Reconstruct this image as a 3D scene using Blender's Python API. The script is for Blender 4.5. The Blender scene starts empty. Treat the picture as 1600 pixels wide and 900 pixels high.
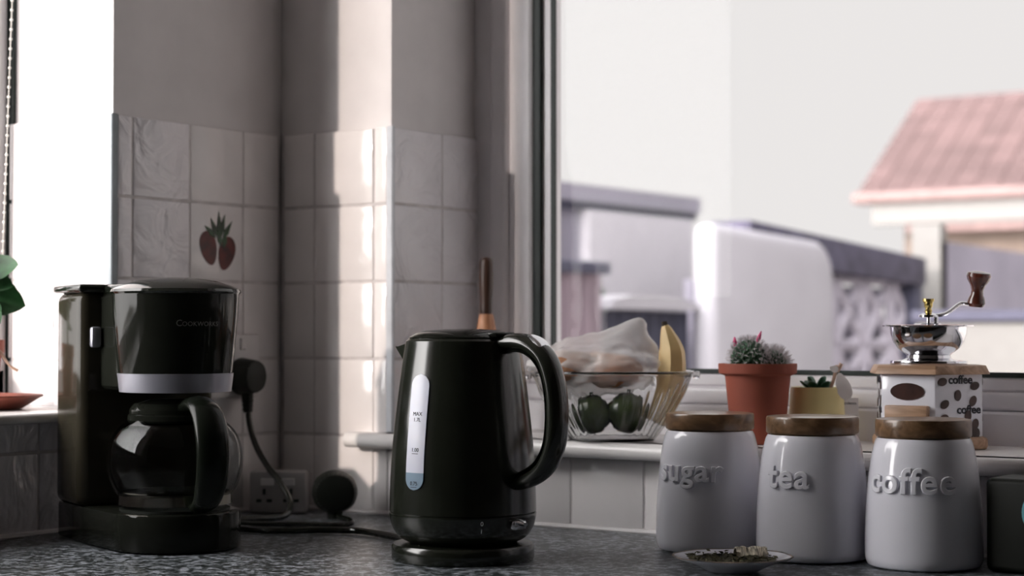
import bpy, bmesh, math, random
from mathutils import Vector, Matrix, noise as mnoise
R_ = math.radians
random.seed(7)
SC = bpy.context.scene
COL = SC.collection
W = 0.9                      # worktop height above the kitchen floor

# ------------------------------------------------------------------ camera
cd = bpy.data.cameras.new('camera'); cam = bpy.data.objects.new('camera', cd); COL.objects.link(cam)
cam.location = (1.75, -1.937, W + 0.243)
cam.rotation_euler = (R_(90) + math.atan(70/2900), 0, R_(35))
cd.sensor_width = 36; cd.lens = 36*2900/1600; cd.clip_start = 0.05; cd.clip_end = 200
cd.dof.use_dof = True; cd.dof.focus_distance = 1.97; cd.dof.aperture_fstop = 5.2
SC.camera = cam

# ------------------------------------------------------------------ sky, sun, exposure
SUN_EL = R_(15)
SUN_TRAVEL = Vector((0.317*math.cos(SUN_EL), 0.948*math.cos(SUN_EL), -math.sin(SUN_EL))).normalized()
wd = bpy.data.worlds.new('sky_added_glow'); SC.world = wd; wd.use_nodes = True
n = wd.node_tree.nodes; l = wd.node_tree.links; n.clear()
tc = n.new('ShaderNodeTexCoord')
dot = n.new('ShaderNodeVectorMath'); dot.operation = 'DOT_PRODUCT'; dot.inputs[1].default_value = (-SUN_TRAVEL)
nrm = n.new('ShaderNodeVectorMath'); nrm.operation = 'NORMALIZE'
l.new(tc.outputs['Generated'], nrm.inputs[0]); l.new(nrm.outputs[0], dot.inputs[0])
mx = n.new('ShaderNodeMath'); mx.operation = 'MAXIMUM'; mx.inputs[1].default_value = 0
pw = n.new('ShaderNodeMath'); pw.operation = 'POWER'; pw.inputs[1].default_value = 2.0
ml = n.new('ShaderNodeMath'); ml.operation = 'MULTIPLY_ADD'; ml.inputs[1].default_value = 18.0; ml.inputs[2].default_value = 1.0  # sun-side sky glow out of view, added to brighten the room
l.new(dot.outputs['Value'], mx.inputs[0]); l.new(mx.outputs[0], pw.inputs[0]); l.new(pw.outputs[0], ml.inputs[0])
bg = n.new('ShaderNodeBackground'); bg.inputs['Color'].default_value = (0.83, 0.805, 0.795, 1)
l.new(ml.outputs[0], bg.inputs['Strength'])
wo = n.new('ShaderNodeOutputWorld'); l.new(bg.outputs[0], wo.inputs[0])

sd = bpy.data.lights.new('sun', 'SUN'); sun = bpy.data.objects.new('sun', sd); COL.objects.link(sun)
sd.energy = 2.6; sd.color = (1.0, 0.86, 0.76); sd.angle = R_(1.2)
sun.rotation_euler = SUN_TRAVEL.to_track_quat('-Z', 'Y').to_euler(); sun.location = (-4, -8, 5)

vs = SC.view_settings
SC.display_settings.display_device = 'sRGB'
vs.view_transform = 'Standard'; vs.look = 'None'; vs.exposure = 0.0; vs.gamma = 1.0; vs.use_curve_mapping = False
try:
    SC.cycles.use_denoising = True
    SC.cycles.max_bounces = 14; SC.cycles.diffuse_bounces = 6; SC.cycles.glossy_bounces = 6
    SC.cycles.transmission_bounces = 12; SC.cycles.transparent_max_bounces = 16
    SC.cycles.sample_clamp_indirect = 4.0; SC.cycles.blur_glossy = 0.5
except Exception:
    pass

# ------------------------------------------------------------------ materials
MATS = {}
def mat(name, col, rough=0.5, metal=0.0, var=0.06, vs_=18.0, bump=0.0, bs=60.0, spec=0.5, coat=0.0, trans=0.0, ior=1.45, sss=0.0, emit=None, stretch=None):
    """procedural principled material: noise varies its colour, a second noise gives fine relief"""
    if name in MATS: return MATS[name]
    m = bpy.data.materials.new(name); m.use_nodes = True
    nt = m.node_tree; b = nt.nodes['Principled BSDF']
    b.inputs['Roughness'].default_value = rough; b.inputs['Metallic'].default_value = metal
    b.inputs['Specular IOR Level'].default_value = spec; b.inputs['IOR'].default_value = ior
    b.inputs['Coat Weight'].default_value = coat; b.inputs['Coat Roughness'].default_value = 0.05
    b.inputs['Transmission Weight'].default_value = trans
    if sss: b.inputs['Subsurface Weight'].default_value = sss; b.inputs['Subsurface Radius'].default_value = (0.01, 0.008, 0.006)
    t = nt.nodes.new('ShaderNodeTexCoord'); src = t.outputs['Object']
    if stretch:
        mp = nt.nodes.new('ShaderNodeMapping'); mp.inputs['Scale'].default_value = stretch
        nt.links.new(src, mp.inputs[0]); src = mp.outputs[0]
    nz = nt.nodes.new('ShaderNodeTexNoise'); nz.inputs['Scale'].default_value = vs_; nz.inputs['Detail'].default_value = 4
    nt.links.new(src, nz.inputs['Vector'])
    rp = nt.nodes.new('ShaderNodeValToRGB')
    c0 = [max(0, c*(1-var*2)) for c in col]; c1 = [min(1, c*(1+var*2)) for c in col]
    rp.color_ramp.elements[0].position = 0.3; rp.color_ramp.elements[1].position = 0.7
    rp.color_ramp.elements[0].color = (*c0, 1); rp.color_ramp.elements[1].color = (*c1, 1)
    nt.links.new(nz.outputs['Fac'], rp.inputs[0]); nt.links.new(rp.outputs[0], b.inputs['Base Color'])
    if bump:
        n2 = nt.nodes.new('ShaderNodeTexNoise'); n2.inputs['Scale'].default_value = bs; n2.inputs['Detail'].default_value = 3
        nt.links.new(src, n2.inputs['Vector'])
        bp = nt.nodes.new('ShaderNodeBump'); bp.inputs['Strength'].default_value = bump; bp.inputs['Distance'].default_value = 0.002
        nt.links.new(n2.outputs['Fac'], bp.inputs['Height']); nt.links.new(bp.outputs[0], b.inputs['Normal'])
    MATS[name] = m
    return m

def wood(name, dark, light, rough=0.4, scale=30.0, axis='Z', coat=0.0):
    if name in MATS: return MATS[name]
    m = mat(name, light, rough, coat=coat); nt = m.node_tree; b = nt.nodes['Principled BSDF']
    t = nt.nodes.new('ShaderNodeTexCoord'); mp = nt.nodes.new('ShaderNodeMapping')
    mp.inputs['Scale'].default_value = {'X': (0.12, 1, 1), 'Y': (1, .12, 1), 'Z': (1, 1, .12)}[axis]
    nt.links.new(t.outputs['Object'], mp.inputs[0])
    nz = nt.nodes.new('ShaderNodeTexNoise'); nz.inputs['Scale'].default_value = scale*3; nz.inputs['Detail'].default_value = 6; nz.inputs['Distortion'].default_value = 1.2
    nt.links.new(mp.outputs[0], nz.inputs['Vector'])
    rp = nt.nodes.new('ShaderNodeValToRGB'); rp.color_ramp.elements[0].color = (*dark, 1); rp.color_ramp.elements[1].color = (*light, 1)
    rp.color_ramp.elements[0].position = .35; rp.color_ramp.elements[1].position = .65
    nt.links.new(nz.outputs['Fac'], rp.inputs[0]); nt.links.new(rp.outputs[0], b.inputs['Base Color'])
    bp = nt.nodes.new('ShaderNodeBump'); bp.inputs['Strength'].default_value = .12; bp.inputs['Distance'].default_value = .001
    nt.links.new(nz.outputs['Fac'], bp.inputs['Height']); nt.links.new(bp.outputs[0], b.inputs['Normal'])
    return m

def tile_mat(name, col, relief):
    """glazed tile with a rippled relief in the glaze"""
    m = mat(name, col, 0.12, var=.03, vs_=9, spec=.5); nt = m.node_tree; b = nt.nodes['Principled BSDF']
    g = nt.nodes.new('ShaderNodeNewGeometry')
    nz = nt.nodes.new('ShaderNodeTexNoise'); nz.inputs['Scale'].default_value = 14; nz.inputs['Detail'].default_value = 2.5; nz.inputs['Distortion'].default_value = 2.2
    nt.links.new(g.outputs['Position'], nz.inputs['Vector'])
    bp = nt.nodes.new('ShaderNodeBump'); bp.inputs['Strength'].default_value = relief; bp.inputs['Distance'].default_value = .012
    nt.links.new(nz.outputs['Fac'], bp.inputs['Height']); nt.links.new(bp.outputs[0], b.inputs['Normal'])
    return m

def speckle(name):
    m = mat(name, (.1, .1, .1), .32, spec=.5); nt = m.node_tree; b = nt.nodes['Principled BSDF']
    t = nt.nodes.new('ShaderNodeTexCoord')
    n1 = nt.nodes.new('ShaderNodeTexNoise'); n1.inputs['Scale'].default_value = 115; n1.inputs['Detail'].default_value = 3; n1.inputs['Roughness'].default_value = .7
    n2 = nt.nodes.new('ShaderNodeTexVoronoi'); n2.inputs['Scale'].default_value = 170
    nt.links.new(t.outputs['Object'], n1.inputs['Vector']); nt.links.new(t.outputs['Object'], n2.inputs['Vector'])
    rp = nt.nodes.new('ShaderNodeValToRGB'); e = rp.color_ramp.elements
    e[0].position = .40; e[0].color = (.016, .021, .020, 1); e[1].position = .60; e[1].color = (.50, .54, .60, 1)
    k = e.new(.5); k.color = (.085, .10, .105, 1)
    mxn = nt.nodes.new('ShaderNodeMix'); mxn.data_type = 'RGBA'; mxn.blend_type = 'MULTIPLY'; mxn.inputs['Factor'].default_value = .55
    nt.links.new(n1.outputs['Fac'], rp.inputs[0]); nt.links.new(rp.outputs[0], mxn.inputs['A']); bw = nt.nodes.new('ShaderNodeRGBToBW'); nt.links.new(n2.outputs['Color'], bw.inputs[0]); nt.links.new(bw.outputs[0], mxn.inputs['B'])
    nt.links.new(mxn.outputs['Result'], b.inputs['Base Color'])
    return m

def pane_mat(name, tint=(1, 1, 1), gloss=0.0, ior=1.16):
    """thin window glass: clear, with a Fresnel reflection"""
    m = bpy.data.materials.new(name); m.use_nodes = True; nt = m.node_tree; nt.nodes.clear()
    tr = nt.nodes.new('ShaderNodeBsdfTransparent'); tr.inputs[0].default_value = (*tint, 1)
    gl = nt.nodes.new('ShaderNodeBsdfGlossy'); gl.inputs['Roughness'].default_value = gloss
    fr = nt.nodes.new('ShaderNodeFresnel'); fr.inputs[0].default_value = ior
    nz = nt.nodes.new('ShaderNodeTexNoise'); nz.inputs['Scale'].default_value = 2
    bp = nt.nodes.new('ShaderNodeBump'); bp.inputs['Strength'].default_value = .01
    nt.links.new(nz.outputs['Fac'], bp.inputs['Height']); nt.links.new(bp.outputs[0], gl.inputs['Normal'])
    mix = nt.nodes.new('ShaderNodeMixShader'); o = nt.nodes.new('ShaderNodeOutputMaterial')
    ge = nt.nodes.new('ShaderNodeNewGeometry'); inv = nt.nodes.new('ShaderNodeMath'); inv.operation = 'SUBTRACT'; inv.inputs[0].default_value = 1
    mu = nt.nodes.new('ShaderNodeMath'); mu.operation = 'MULTIPLY'
    nt.links.new(ge.outputs['Backfacing'], inv.inputs[1]); nt.links.new(inv.outputs[0], mu.inputs[0]); nt.links.new(fr.outputs[0], mu.inputs[1])
    nt.links.new(mu.outputs[0], mix.inputs[0]); nt.links.new(tr.outputs[0], mix.inputs[1]); nt.links.new(gl.outputs[0], mix.inputs[2])
    nt.links.new(mix.outputs[0], o.inputs[0])
    MATS[name] = m
    return m

def film_mat(name, col, alpha, rough=.2):
    """thin crinkled plastic film: partly see-through, partly white scatter"""
    m = mat(name, col, rough, bump=.5, bs=45); nt = m.node_tree; b = nt.nodes['Principled BSDF']
    b.inputs['Alpha'].default_value = alpha
    return m

M_far = mat('dark_units', (.10, .085, .07), .7, var=.05)
M_wall = mat('wall_paint', (.71, .685, .69), .85, var=.02, bump=.08, bs=120)
M_ceil = mat('ceiling_paint', (.5, .48, .46), .9, var=.02)
M_floor = mat('floor_vinyl', (.12, .10, .085), .5, var=.1, vs_=4)
M_tile = tile_mat('glazed_tile', (.80, .78, .81), .60)
M_tile_flat = tile_mat('glazed_tile_smooth', (.80, .77, .77), .08)
M_grout = mat('grout', (.60, .57, .57), .9, var=.08, vs_=40)
M_trim = mat('tile_trim_plastic', (.60, .62, .66), .35)
M_trim_shade = mat('tile_trim_shaded', (.20, .23, .25), .35)  # white trim darkened: the shade on this edge is in the colour
M_upvc = mat('white_upvc', (.84, .82, .85), .3, var=.02)
M_sill = mat('sill_gloss_paint', (.80, .78, .77), .22, var=.03, vs_=8, bump=.05, bs=30)
M_gasket = mat('black_rubber_seal', (.012, .022, .02), .5)
M_pane = pane_mat('window_glass')
M_work = speckle('granite_effect_laminate')
M_blackgloss = mat('black_gloss_plastic', (.0105, .0115, .009), .06, var=.1, spec=.16)
M_blacklid = mat('black_polished_lid', (.008, .010, .007), .08, var=.1, spec=.6)
M_blacktank = mat('smoky_tank_plastic', (.026, .023, .016), .12, var=.1, spec=.16)
M_blacksat = mat('black_satin_plastic', (.013, .015, .0105), .17, var=.1, spec=.7)
M_blackhandle = mat('black_handle_plastic', (.008, .010, .007), .2, var=.1, spec=.18)
M_blackmatt = mat('black_matt_plastic', (.009, .011, .008), .5, var=.1, spec=.3)
M_chrome = mat('chrome', (.68, .68, .71), .08, 1.0, var=.02)
M_steel = mat('brushed_steel', (.62, .62, .66), .28, 1.0, var=.04, bump=.05, bs=200, stretch=(1, 1, 12))
M_silver = mat('silver_paint', (.36, .36, .41), .32, .6, var=.03)
M_chromed = mat('dull_band_metal', (.30, .28, .24), .15, 1.0, var=.1)
M_brass = mat('brass', (.55, .42, .14), .25, 1.0, var=.05)
M_greytext = mat('grey_print', (.16, .16, .15), .6)
M_whitetext = mat('white_print', (.7, .7, .7), .6)
M_blacktext = mat('black_print', (.02, .02, .03), .6)
M_gauge = mat('frosted_gauge', (.62, .63, .72), .25, var=.02, sss=.2)
M_water = mat('gauge_water', (.22, .30, .38), .2, var=.04)
M_ceramic = mat('white_ceramic_glaze', (.85, .85, .92), .13, var=.02, vs_=6, coat=.4)
M_lidwood = wood('lid_wood', (.10, .055, .025), (.26, .15, .08), .32, 22, 'X', coat=.3)
M_grwood = wood('grinder_wood', (.28, .16, .09), (.50, .32, .21), .45, 30, 'X')
M_knobwood = wood('dark_red_wood', (.05, .012, .008), (.13, .035, .02), .22, 25, 'Z', coat=.5)
M_terra = mat('terracotta', (.255, .060, .034), .75, var=.06, vs_=12, bump=.08, bs=120)
M_terrad = mat('dark_terracotta', (.16, .04, .025), .55, var=.1)
M_soil = mat('soil', (.03, .02, .014), .95, var=.5, vs_=160, bump=1, bs=200)
M_cactus = mat('cactus_skin', (.035, .085, .045), .6, var=.35, vs_=90)
M_spine = mat('cactus_spine', (.62, .58, .60), .6)
M_pink = mat('pink_bud', (.72, .07, .22), .5, var=.2, vs_=60)
M_leaf = mat('green_leaf', (.025, .09, .03), .4, var=.35, vs_=30, bump=.2, bs=60)
M_succ = mat('succulent_leaf', (.05, .14, .085), .4, var=.3, vs_=40)
M_yellow = mat('yellow_glaze', (.78, .66, .32), .35, var=.03)
M_paper = mat('white_card', (.78, .76, .80), .6, var=.02)
M_tag = mat('white_wood_tag', (.82, .79, .78), .55, var=.03)
M_stick = wood('pale_stick_wood', (.42, .27, .19), (.62, .43, .33), .6, 30, 'Z')
M_banana = mat('banana_skin', (.72, .52, .24), .5, var=.12, vs_=14)
M_banana_end = mat('banana_tip', (.03, .02, .012), .8)
M_fruit = mat('dark_green_skin', (.035, .05, .018), .22, var=.3, vs_=30, bump=.15, bs=120)
M_bread = mat('bread_crust', (.40, .20, .11), .7, var=.3, vs_=22, bump=.4, bs=40)
M_film = film_mat('clear_plastic_bag', (.95, .93, .92), .42, .14)
M_brushwood = wood('brush_handle_wood', (.022, .010, .006), (.07, .03, .018), .45, 28, 'Z')
M_ferrule = wood('brush_neck_wood', (.36, .15, .07), (.60, .30, .17), .5, 26, 'Z')
M_bristle = mat('pale_bristle', (.70, .64, .58), .8, var=.2, vs_=90)
M_plate = mat('white_socket_plastic', (.62, .60, .60), .35, var=.02)
M_bead = mat('white_bead', (.80, .77, .72), .3)
M_herb = mat('dried_leaf_bits', (.045, .04, .018), .8, var=.6, vs_=120)
M_foil = mat('striped_wrapper', (.42, .38, .30), .45, var=.6, vs_=110, stretch=(8, 1, 1))
M_beans = mat('bean_print', (.045, .018, .014), .3, var=.2, vs_=60)
M_red = mat('strawberry_print', (.085, .010, .008), .4, var=.3, vs_=70)
M_green = mat('strawberry_leaf_print', (.03, .07, .03), .4, var=.3, vs_=70)
M_blue = mat('pale_blue_ring', (.22, .55, .62), .25)

# clear cast glass for the bowl and the carafe
def glass(name, tint, rough):
    m = mat(name, tint, rough, var=.0, trans=1.0, ior=1.45)
    return m
M_glass = glass('cast_glass', (.97, .98, .98), .02)
M_carafe = pane_mat('carafe_glass', (.80, .81, .81), 0.0, 1.5)

# ------------------------------------------------------------------ mesh helpers
class MB:
    def __init__(self): self.b = bmesh.new()
    def _xf(self, verts, c, rot):
        if rot is not None:
            m = rot if isinstance(rot, Matrix) else Matrix.Rotation(rot, 3, 'Z')
            for v in verts: v.co = m @ v.co
        for v in verts: v.co += Vector(c)
        return verts
    def box(self, c, s, rot=None, bev=0.0, seg=1):
        t = bmesh.new(); bmesh.ops.create_cube(t, size=1)
        for v in t.verts: v.co = Vector((v.co.x*s[0], v.co.y*s[1], v.co.z*s[2]))
        if bev: bmesh.ops.bevel(t, geom=t.edges[:], offset=bev, segments=seg, affect='EDGES', profile=.5)
        return self.add(t, c, rot)
    def b2(self, lo, hi, bev=0.0, seg=1):
        lo, hi = Vector(lo), Vector(hi)
        return self.box((lo+hi)/2, hi-lo, None, bev, seg)
    def add(self, t, c=(0, 0, 0), rot=None):
        self._xf(t.verts, c, rot)
        me = bpy.data.meshes.new('tmp'); t.to_mesh(me); t.free(); self.b.from_mesh(me); bpy.data.meshes.remove(me)
        return self
    def lathe(self, prof, c=(0, 0, 0), seg=48, rot=None, mod=None, close=False):
        """profile [(r,z)...] turned about z; mod(r,z,angle)->r"""
        t = bmesh.new(); rings = []
        for r, z in prof:
            if r < 1e-6: rings.append([t.verts.new((0, 0, z))])
            else:
                ring = []
                for i in range(seg):
                    a = 2*math.pi*i/seg; rr = mod(r, z, a) if mod else r
                    ring.append(t.verts.new((rr*math.cos(a), rr*math.sin(a), z)))
                rings.append(ring)
        pairs = list(zip(rings, rings[1:]))
        if close: pairs.append((rings[-1], rings[0]))
        for A, B in pairs:
            for i in range(seg):
                j = (i+1) % seg
                if len(A) == 1 and len(B) == 1: continue
                if len(A) == 1: t.faces.new((A[0], B[j], B[i]))
                elif len(B) == 1: t.faces.new((A[i], A[j], B[0]))
                else: t.faces.new((A[i], A[j], B[j], B[i]))
        bmesh.ops.recalc_face_normals(t, faces=t.faces[:])
        return self.add(t, c, rot)
    def tube(self, pts, r, seg=10, c=(0, 0, 0), rot=None, flat=None, up=None, cap=True, sub=1):
        """tube through points; r a radius or a list; flat=(a,b) gives an elliptical section along (side, up)"""
        pts = [Vector(p) for p in pts]
        if sub > 1:
            q = []; rr = []; N = len(pts); rl = r if isinstance(r, (list, tuple)) else None
            for i in range(N-1):
                p0, p1, p2, p3 = pts[max(i-1, 0)], pts[i], pts[i+1], pts[min(i+2, N-1)]
                for k in range(sub):
                    u = k/sub
                    q.append(.5*((2*p1)+(-p0+p2)*u+(2*p0-5*p1+4*p2-p3)*u*u+(-p0+3*p1-3*p2+p3)*u**3))
                    if rl: rr.append(rl[i]*(1-u)+rl[i+1]*u)
            q.append(pts[-1]); pts = q
            if rl: rr.append(rl[-1]); r = rr
        t = bmesh.new(); rings = []; N = len(pts)
        d0 = (pts[1]-pts[0]).normalized()
        ref = Vector(up) if up else (Vector((0, 0, 1)) if abs(d0.z) < .9 else Vector((1, 0, 0)))
        side = d0.cross(ref).normalized()
        for i, p in enumerate(pts):
            d = (pts[min(i+1, N-1)]-pts[max(i-1, 0)]).normalized()
            if up: sd_ = d.cross(Vector(up)).normalized() if False else side
            else:
                side = (side - d*side.dot(d)).normalized(); sd_ = side
            sd_ = (sd_ - d*sd_.dot(d)).normalized(); u_ = sd_.cross(d)
            rad = r[i] if isinstance(r, (list, tuple)) else r
            ax, bx = (flat[0]*rad, flat[1]*rad) if flat else (rad, rad)
            ring = []
            for k in range(seg):
                a = 2*math.pi*k/seg
                ring.append(t.verts.new(p + sd_*ax*math.cos(a) + u_*bx*math.sin(a)))
            rings.append(ring)
        for A, B in zip(rings, rings[1:]):
            for k in range(seg):
                j = (k+1) % seg; t.faces.new((A[k], A[j], B[j], B[k]))
        if cap: t.faces.new(rings[0][::-1]); t.faces.new(rings[-1])
        bmesh.ops.recalc_face_normals(t, faces=t.faces[:])
        return self.add(t, c, rot)
    def prism(self, poly, z0, z1, c=(0, 0, 0), rot=None, top_scale=1.0, bev=0.0, seg=2):
        t = bmesh.new()
        A = [t.verts.new((x, y, z0)) for x, y in poly]; B = [t.verts.new((x*top_scale, y*top_scale, z1)) for x, y in poly]
        t.faces.new(A[::-1]); t.faces.new(B); k = len(poly)
        for i in range(k):
            j = (i+1) % k; t.faces.new((A[i], A[j], B[j], B[i]))
        bmesh.ops.recalc_face_normals(t, faces=t.faces[:])
        if bev: bmesh.ops.bevel(t, geom=t.edges[:], offset=bev, segments=seg, affect='EDGES', profile=.5)
        return self.add(t, c, rot)
    def ball(self, c, s, rot=None, sub=3, lump=0, ls=1, seed=0):
        t = bmesh.new(); bmesh.ops.create_icosphere(t, subdivisions=sub, radius=1)
        for v in t.verts:
            k = 1 + (lump*mnoise.fractal(v.co*ls + Vector((seed*7.3, seed, 0)), 1, 2, 3) if lump else 0)
            v.co = Vector((v.co.x*s[0]*k, v.co.y*s[1]*k, v.co.z*s[2]*k))
        return self.add(t, c, rot)
    def quad(self, *p):
        self.b.faces.new([self.b.verts.new(q) for q in p]); return self
    def obj(self, name, m, parent=None, loc=None, rz=0, ang=35, kind=None):
        me = bpy.data.meshes.new(name)
        for e in self.b.edges:
            if len(e.link_faces) == 2: e.smooth = e.calc_face_angle(0) < R_(ang)
        for f in self.b.faces: f.smooth = True
        self.b.to_mesh(me); self.b.free()
        me.materials.append(m)
        o = bpy.data.objects.new(name, me); COL.objects.link(o)
        if parent: o.parent = parent
        if loc is not None: o.location = loc
        if rz: o.rotation_euler = (0, 0, rz)
        if kind: o['kind'] = kind
        return o

def tag(o, label, cat, group=None):
    o['label'] = label; o['category'] = cat
    if group: o['group'] = group
    return o
def thing(name, label, cat, loc, rz=0, group=None):
    o = bpy.data.objects.new(name, None); COL.objects.link(o); o.empty_display_size = .05
    o.location = loc; o.rotation_euler = (0, 0, rz)
    return tag(o, label, cat, group)
def text_mesh(txt, size, extrude, bevel=0.0, offset=0.0, font=None, spacing=1.0):
    c = bpy.data.curves.new('lettering', 'FONT'); c.body = txt; c.size = size; c.extrude = extrude; c.bevel_depth = bevel
    c.bevel_resolution = 2; c.offset = offset; c.align_x = 'CENTER'; c.resolution_u = 4; c.space_character = spacing
    o = bpy.data.objects.new('lettering', c); COL.objects.link(o)
    dg = bpy.context.evaluated_depsgraph_get(); me = bpy.data.meshes.new_from_object(o.evaluated_get(dg))
    t = bmesh.new(); t.from_mesh(me)
    bpy.data.objects.remove(o); bpy.data.curves.remove(c); bpy.data.meshes.remove(me)
    return t
def subdiv_long(t, L):
    for _ in range(5):
        es = [e for e in t.edges if e.calc_length() > L]
        if not es: break
        bmesh.ops.subdivide_edges(t, edges=es, cuts=1); bmesh.ops.triangulate(t, faces=[f for f in t.faces if len(f.verts) > 4])
def wrap(t, az, z0, rad, lift=0.0):
    """lay flat lettering (x along, y up, z out) round an upright surface of radius rad(z), centred at azimuth az"""
    for v in t.verts:
        z = z0 + v.co.y; r = rad(z); a = az + v.co.x/r
        rr = r + lift + v.co.z
        v.co = Vector((rr*math.cos(a), rr*math.sin(a), z))
    return t
def interp(prof):
    P = sorted(((z, r) for r, z in prof))
    def f(z):
        for (a, ra), (b, rb) in zip(P, P[1:]):
            if a <= z <= b: return ra + (rb-ra)*(z-a)/max(b-a, 1e-9)
        return P[0][1] if z < P[0][0] else P[-1][1]
    return f
def bez(P, k=6):
    """smooth a coarse profile with Catmull-Rom"""
    o = []; N = len(P); V = [Vector((a, b, 0)) for a, b in P]
    for i in range(N-1):
        p0, p1, p2, p3 = V[max(i-1, 0)], V[i], V[i+1], V[min(i+2, N-1)]
        for j in range(k):
            u = j/k; q = .5*((2*p1)+(-p0+p2)*u+(2*p0-5*p1+4*p2-p3)*u*u+(-p0+3*p1-3*p2+p3)*u**3); o.append((max(q.x, 0), q.y))
    o.append(P[-1]); return o

# ------------------------------------------------------------------ the room
RX, RY, RH = 3.0, -3.4, 2.4
LW0, LW1, LSILL, WTOP = -0.314, -1.44, 0.148, 1.25        # left window: far jamb, near jamb, sill, head (above the worktop)
RW0, RW1, RSILL = 0.192, 1.30, 0.110                        # right window: jambs and sill
def struct(o): o['kind'] = 'structure'; return o

m = MB(); m.b2((-.3, RY-.2, -.1), (RX+.2, .3, 0)); floor = struct(m.obj('floor', M_floor))
m = MB(); m.b2((-.3, RY-.2, RH), (RX+.2, .3, RH+.1)); ceiling = struct(m.obj('ceiling', M_ceil))
P = .006   # tile thickness: plaster stands this far behind the tile face
m = MB()
m.b2((-.27, LW0+.005, 0), (-P, .3, RH))                              # far part, with the reveal
m.b2((-.27, LW1, 0), (-P, LW0+.005, W+LSILL-.013))                    # under the window
m.b2((-.27, LW1, W+WTOP), (-P, LW0+.005, RH))
m.b2((-.27, RY-.2, 0), (-P, LW1, RH))
wall_left = struct(m.obj('wall_left', M_wall))
m = MB()
m.b2((-P, P, 0), (RW0, .27, RH)); m.b2((RW0, P, 0), (RW1, .27, W+RSILL-.021)); m.b2((RW0, P, W+WTOP), (RW1, .27, RH)); m.b2((RW1, P, 0), (RX+.2, .27, RH))
wall_back = struct(m.obj('wall_back', M_wall))
m = MB(); m.b2((RX, RY-.2, 0), (RX+.2, P, RH)); struct(m.obj('wall_right', M_far))
m = MB(); m.b2((-P, RY-.2, 0), (RX, RY, RH)); struct(m.obj('wall_front', M_far))

# tiles: each one an object of its own, under its wall
G = .0022
ROWS = [(.417, .519), (.313, .415), (.209, .311), (.105, .207), (.002, .103)]
tile_cache = {}
def tile(parent, axis, a0, a1, z0, z1, face, sign, name='tile', m=None):
    """a bevelled glazed tile; axis is the wall's running axis, face the coordinate of its face"""
    w, h = a1-a0-G, z1-z0-G*.5
    key = (axis, round(w, 4), round(h, 4), (m or M_tile).name, sign)
    if key not in tile_cache:
        q = MB(); d = .008
        s = (d, w, h) if axis == 'y' else (w, d, h)
        q.box((-sign*d/2, 0, 0) if axis == 'y' else (0, -sign*d/2, 0), s, None, .0022, 2)
        o = q.obj(name, m or M_tile); tile_cache[key] = o.data
    else:
        o = bpy.data.objects.new(name, tile_cache[key]); COL.objects.link(o)
    zc = W+(z0+z1)/2; ac = (a0+a1)/2
    j = random.uniform(-.0004, .0004)
    o.location = (face+j, ac, zc) if axis == 'y' else (ac, face+j, zc)
    o.rotation_euler = (random.uniform(-.003, .003), random.uniform(-.003, .003), random.uniform(-.006, .006))
    o.parent = parent
    return o
# wall B (left wall, beside the corner)
straw = None
for ri, (z0, z1) in enumerate(ROWS):
    for ci, (a0, a1) in enumerate([(-.306, -.280), (-.280, -.178), (-.178, -.076), (-.076, -.004)]):
        special = (ri == 1 and ci == 2)
        t = tile(wall_left, 'y', a0, a1, z0, z1, 0, 1, m=M_tile if ci < 2 else M_tile_flat)
        if special: straw = t
for k in range(8):                                                     # under the left window
    a1 = -.328 - .102*k; a0 = a1-.102
    tile(wall_left, 'y', a0, a1, .002, .098, 0, 1); tile(wall_left, 'y', a0, a1, .100, .135, 0, 1)
tile(wall_left, 'y', -.328, -.307, .002, .098, 0, 1)
# wall C (back wall, between corner and window) and under its sill
xs = [.004, .0610, .1665, .190]
for ri, (z0, z1) in enumerate(ROWS):
    for a0, a1 in zip(xs, xs[1:]): tile(wall_back, 'x', a0, a1, z0, z1, 0, -1, m=M_tile_flat)
for k in range(10):
    tile(wall_back, 'x', .1665+.1055*k+(.0235 if k == 0 else 0), .272+.1055*k, .002, .089, 0, -1, m=M_tile_flat)
# window reveals
for z0, z1 in ROWS:
    tile(wall_back, 'y', .004, .112, z0, z1, RW0+P, 1); tile(wall_back, 'y', .112, .200, z0, z1, RW0+P, 1)
    if z1 > .15:
        zz = max(z0, LSILL)
        for a0, a1 in ((-.196, -.188), (-.188, -.106), (-.106, -.006)): tile(wall_left, 'x', a0, a1, zz, z1, LW0-.002, -1, m=M_tile_flat)
# grout behind the tiles
m = MB(); m.b2((-P, -.314, W+.001), (-.0015, -.002, W+.518)); m.b2((-P, LW1, W+.001), (-.0015, -.314, W+.135)); m.b2((-.196, LW0-.0011, W+LSILL), (-P, LW0+.006, W+.518)); m.obj('grout', M_grout, wall_left)
m = MB(); m.b2((0, .0015, W+.001), (.196, P, W+.518)); m.b2((.19, .0015, W+.001), (1.2, P, W+.089)); m.b2((.190, .004, W+RSILL), (RW0+P-.0015, .2, W+.518)); m.obj('grout', M_grout, wall_back)
# sealant line along the worktop
m = MB(); m.tube([(0, .001, W+.0015), (1.2, .001, W+.0015)], .0042, 8); m.obj('sealant', M_plate, wall_back)
m = MB(); m.tube([(.001, -1.15, W+.0015), (.001, 0, W+.0015)], .0042, 8); m.obj('sealant', M_plate, wall_left)
# corner trims
m = MB(); m.b2((-.006, LW0-.003, W+LSILL), (.0015, LW0+.008, W+.520), .0012); struct(m.obj('trim_1', M_trim_shade))
m = MB(); m.b2((RW0-.003, -.002, W+RSILL), (RW0+.0085, .004, W+.520), .0015); struct(m.obj('trim_2', M_trim))
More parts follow.
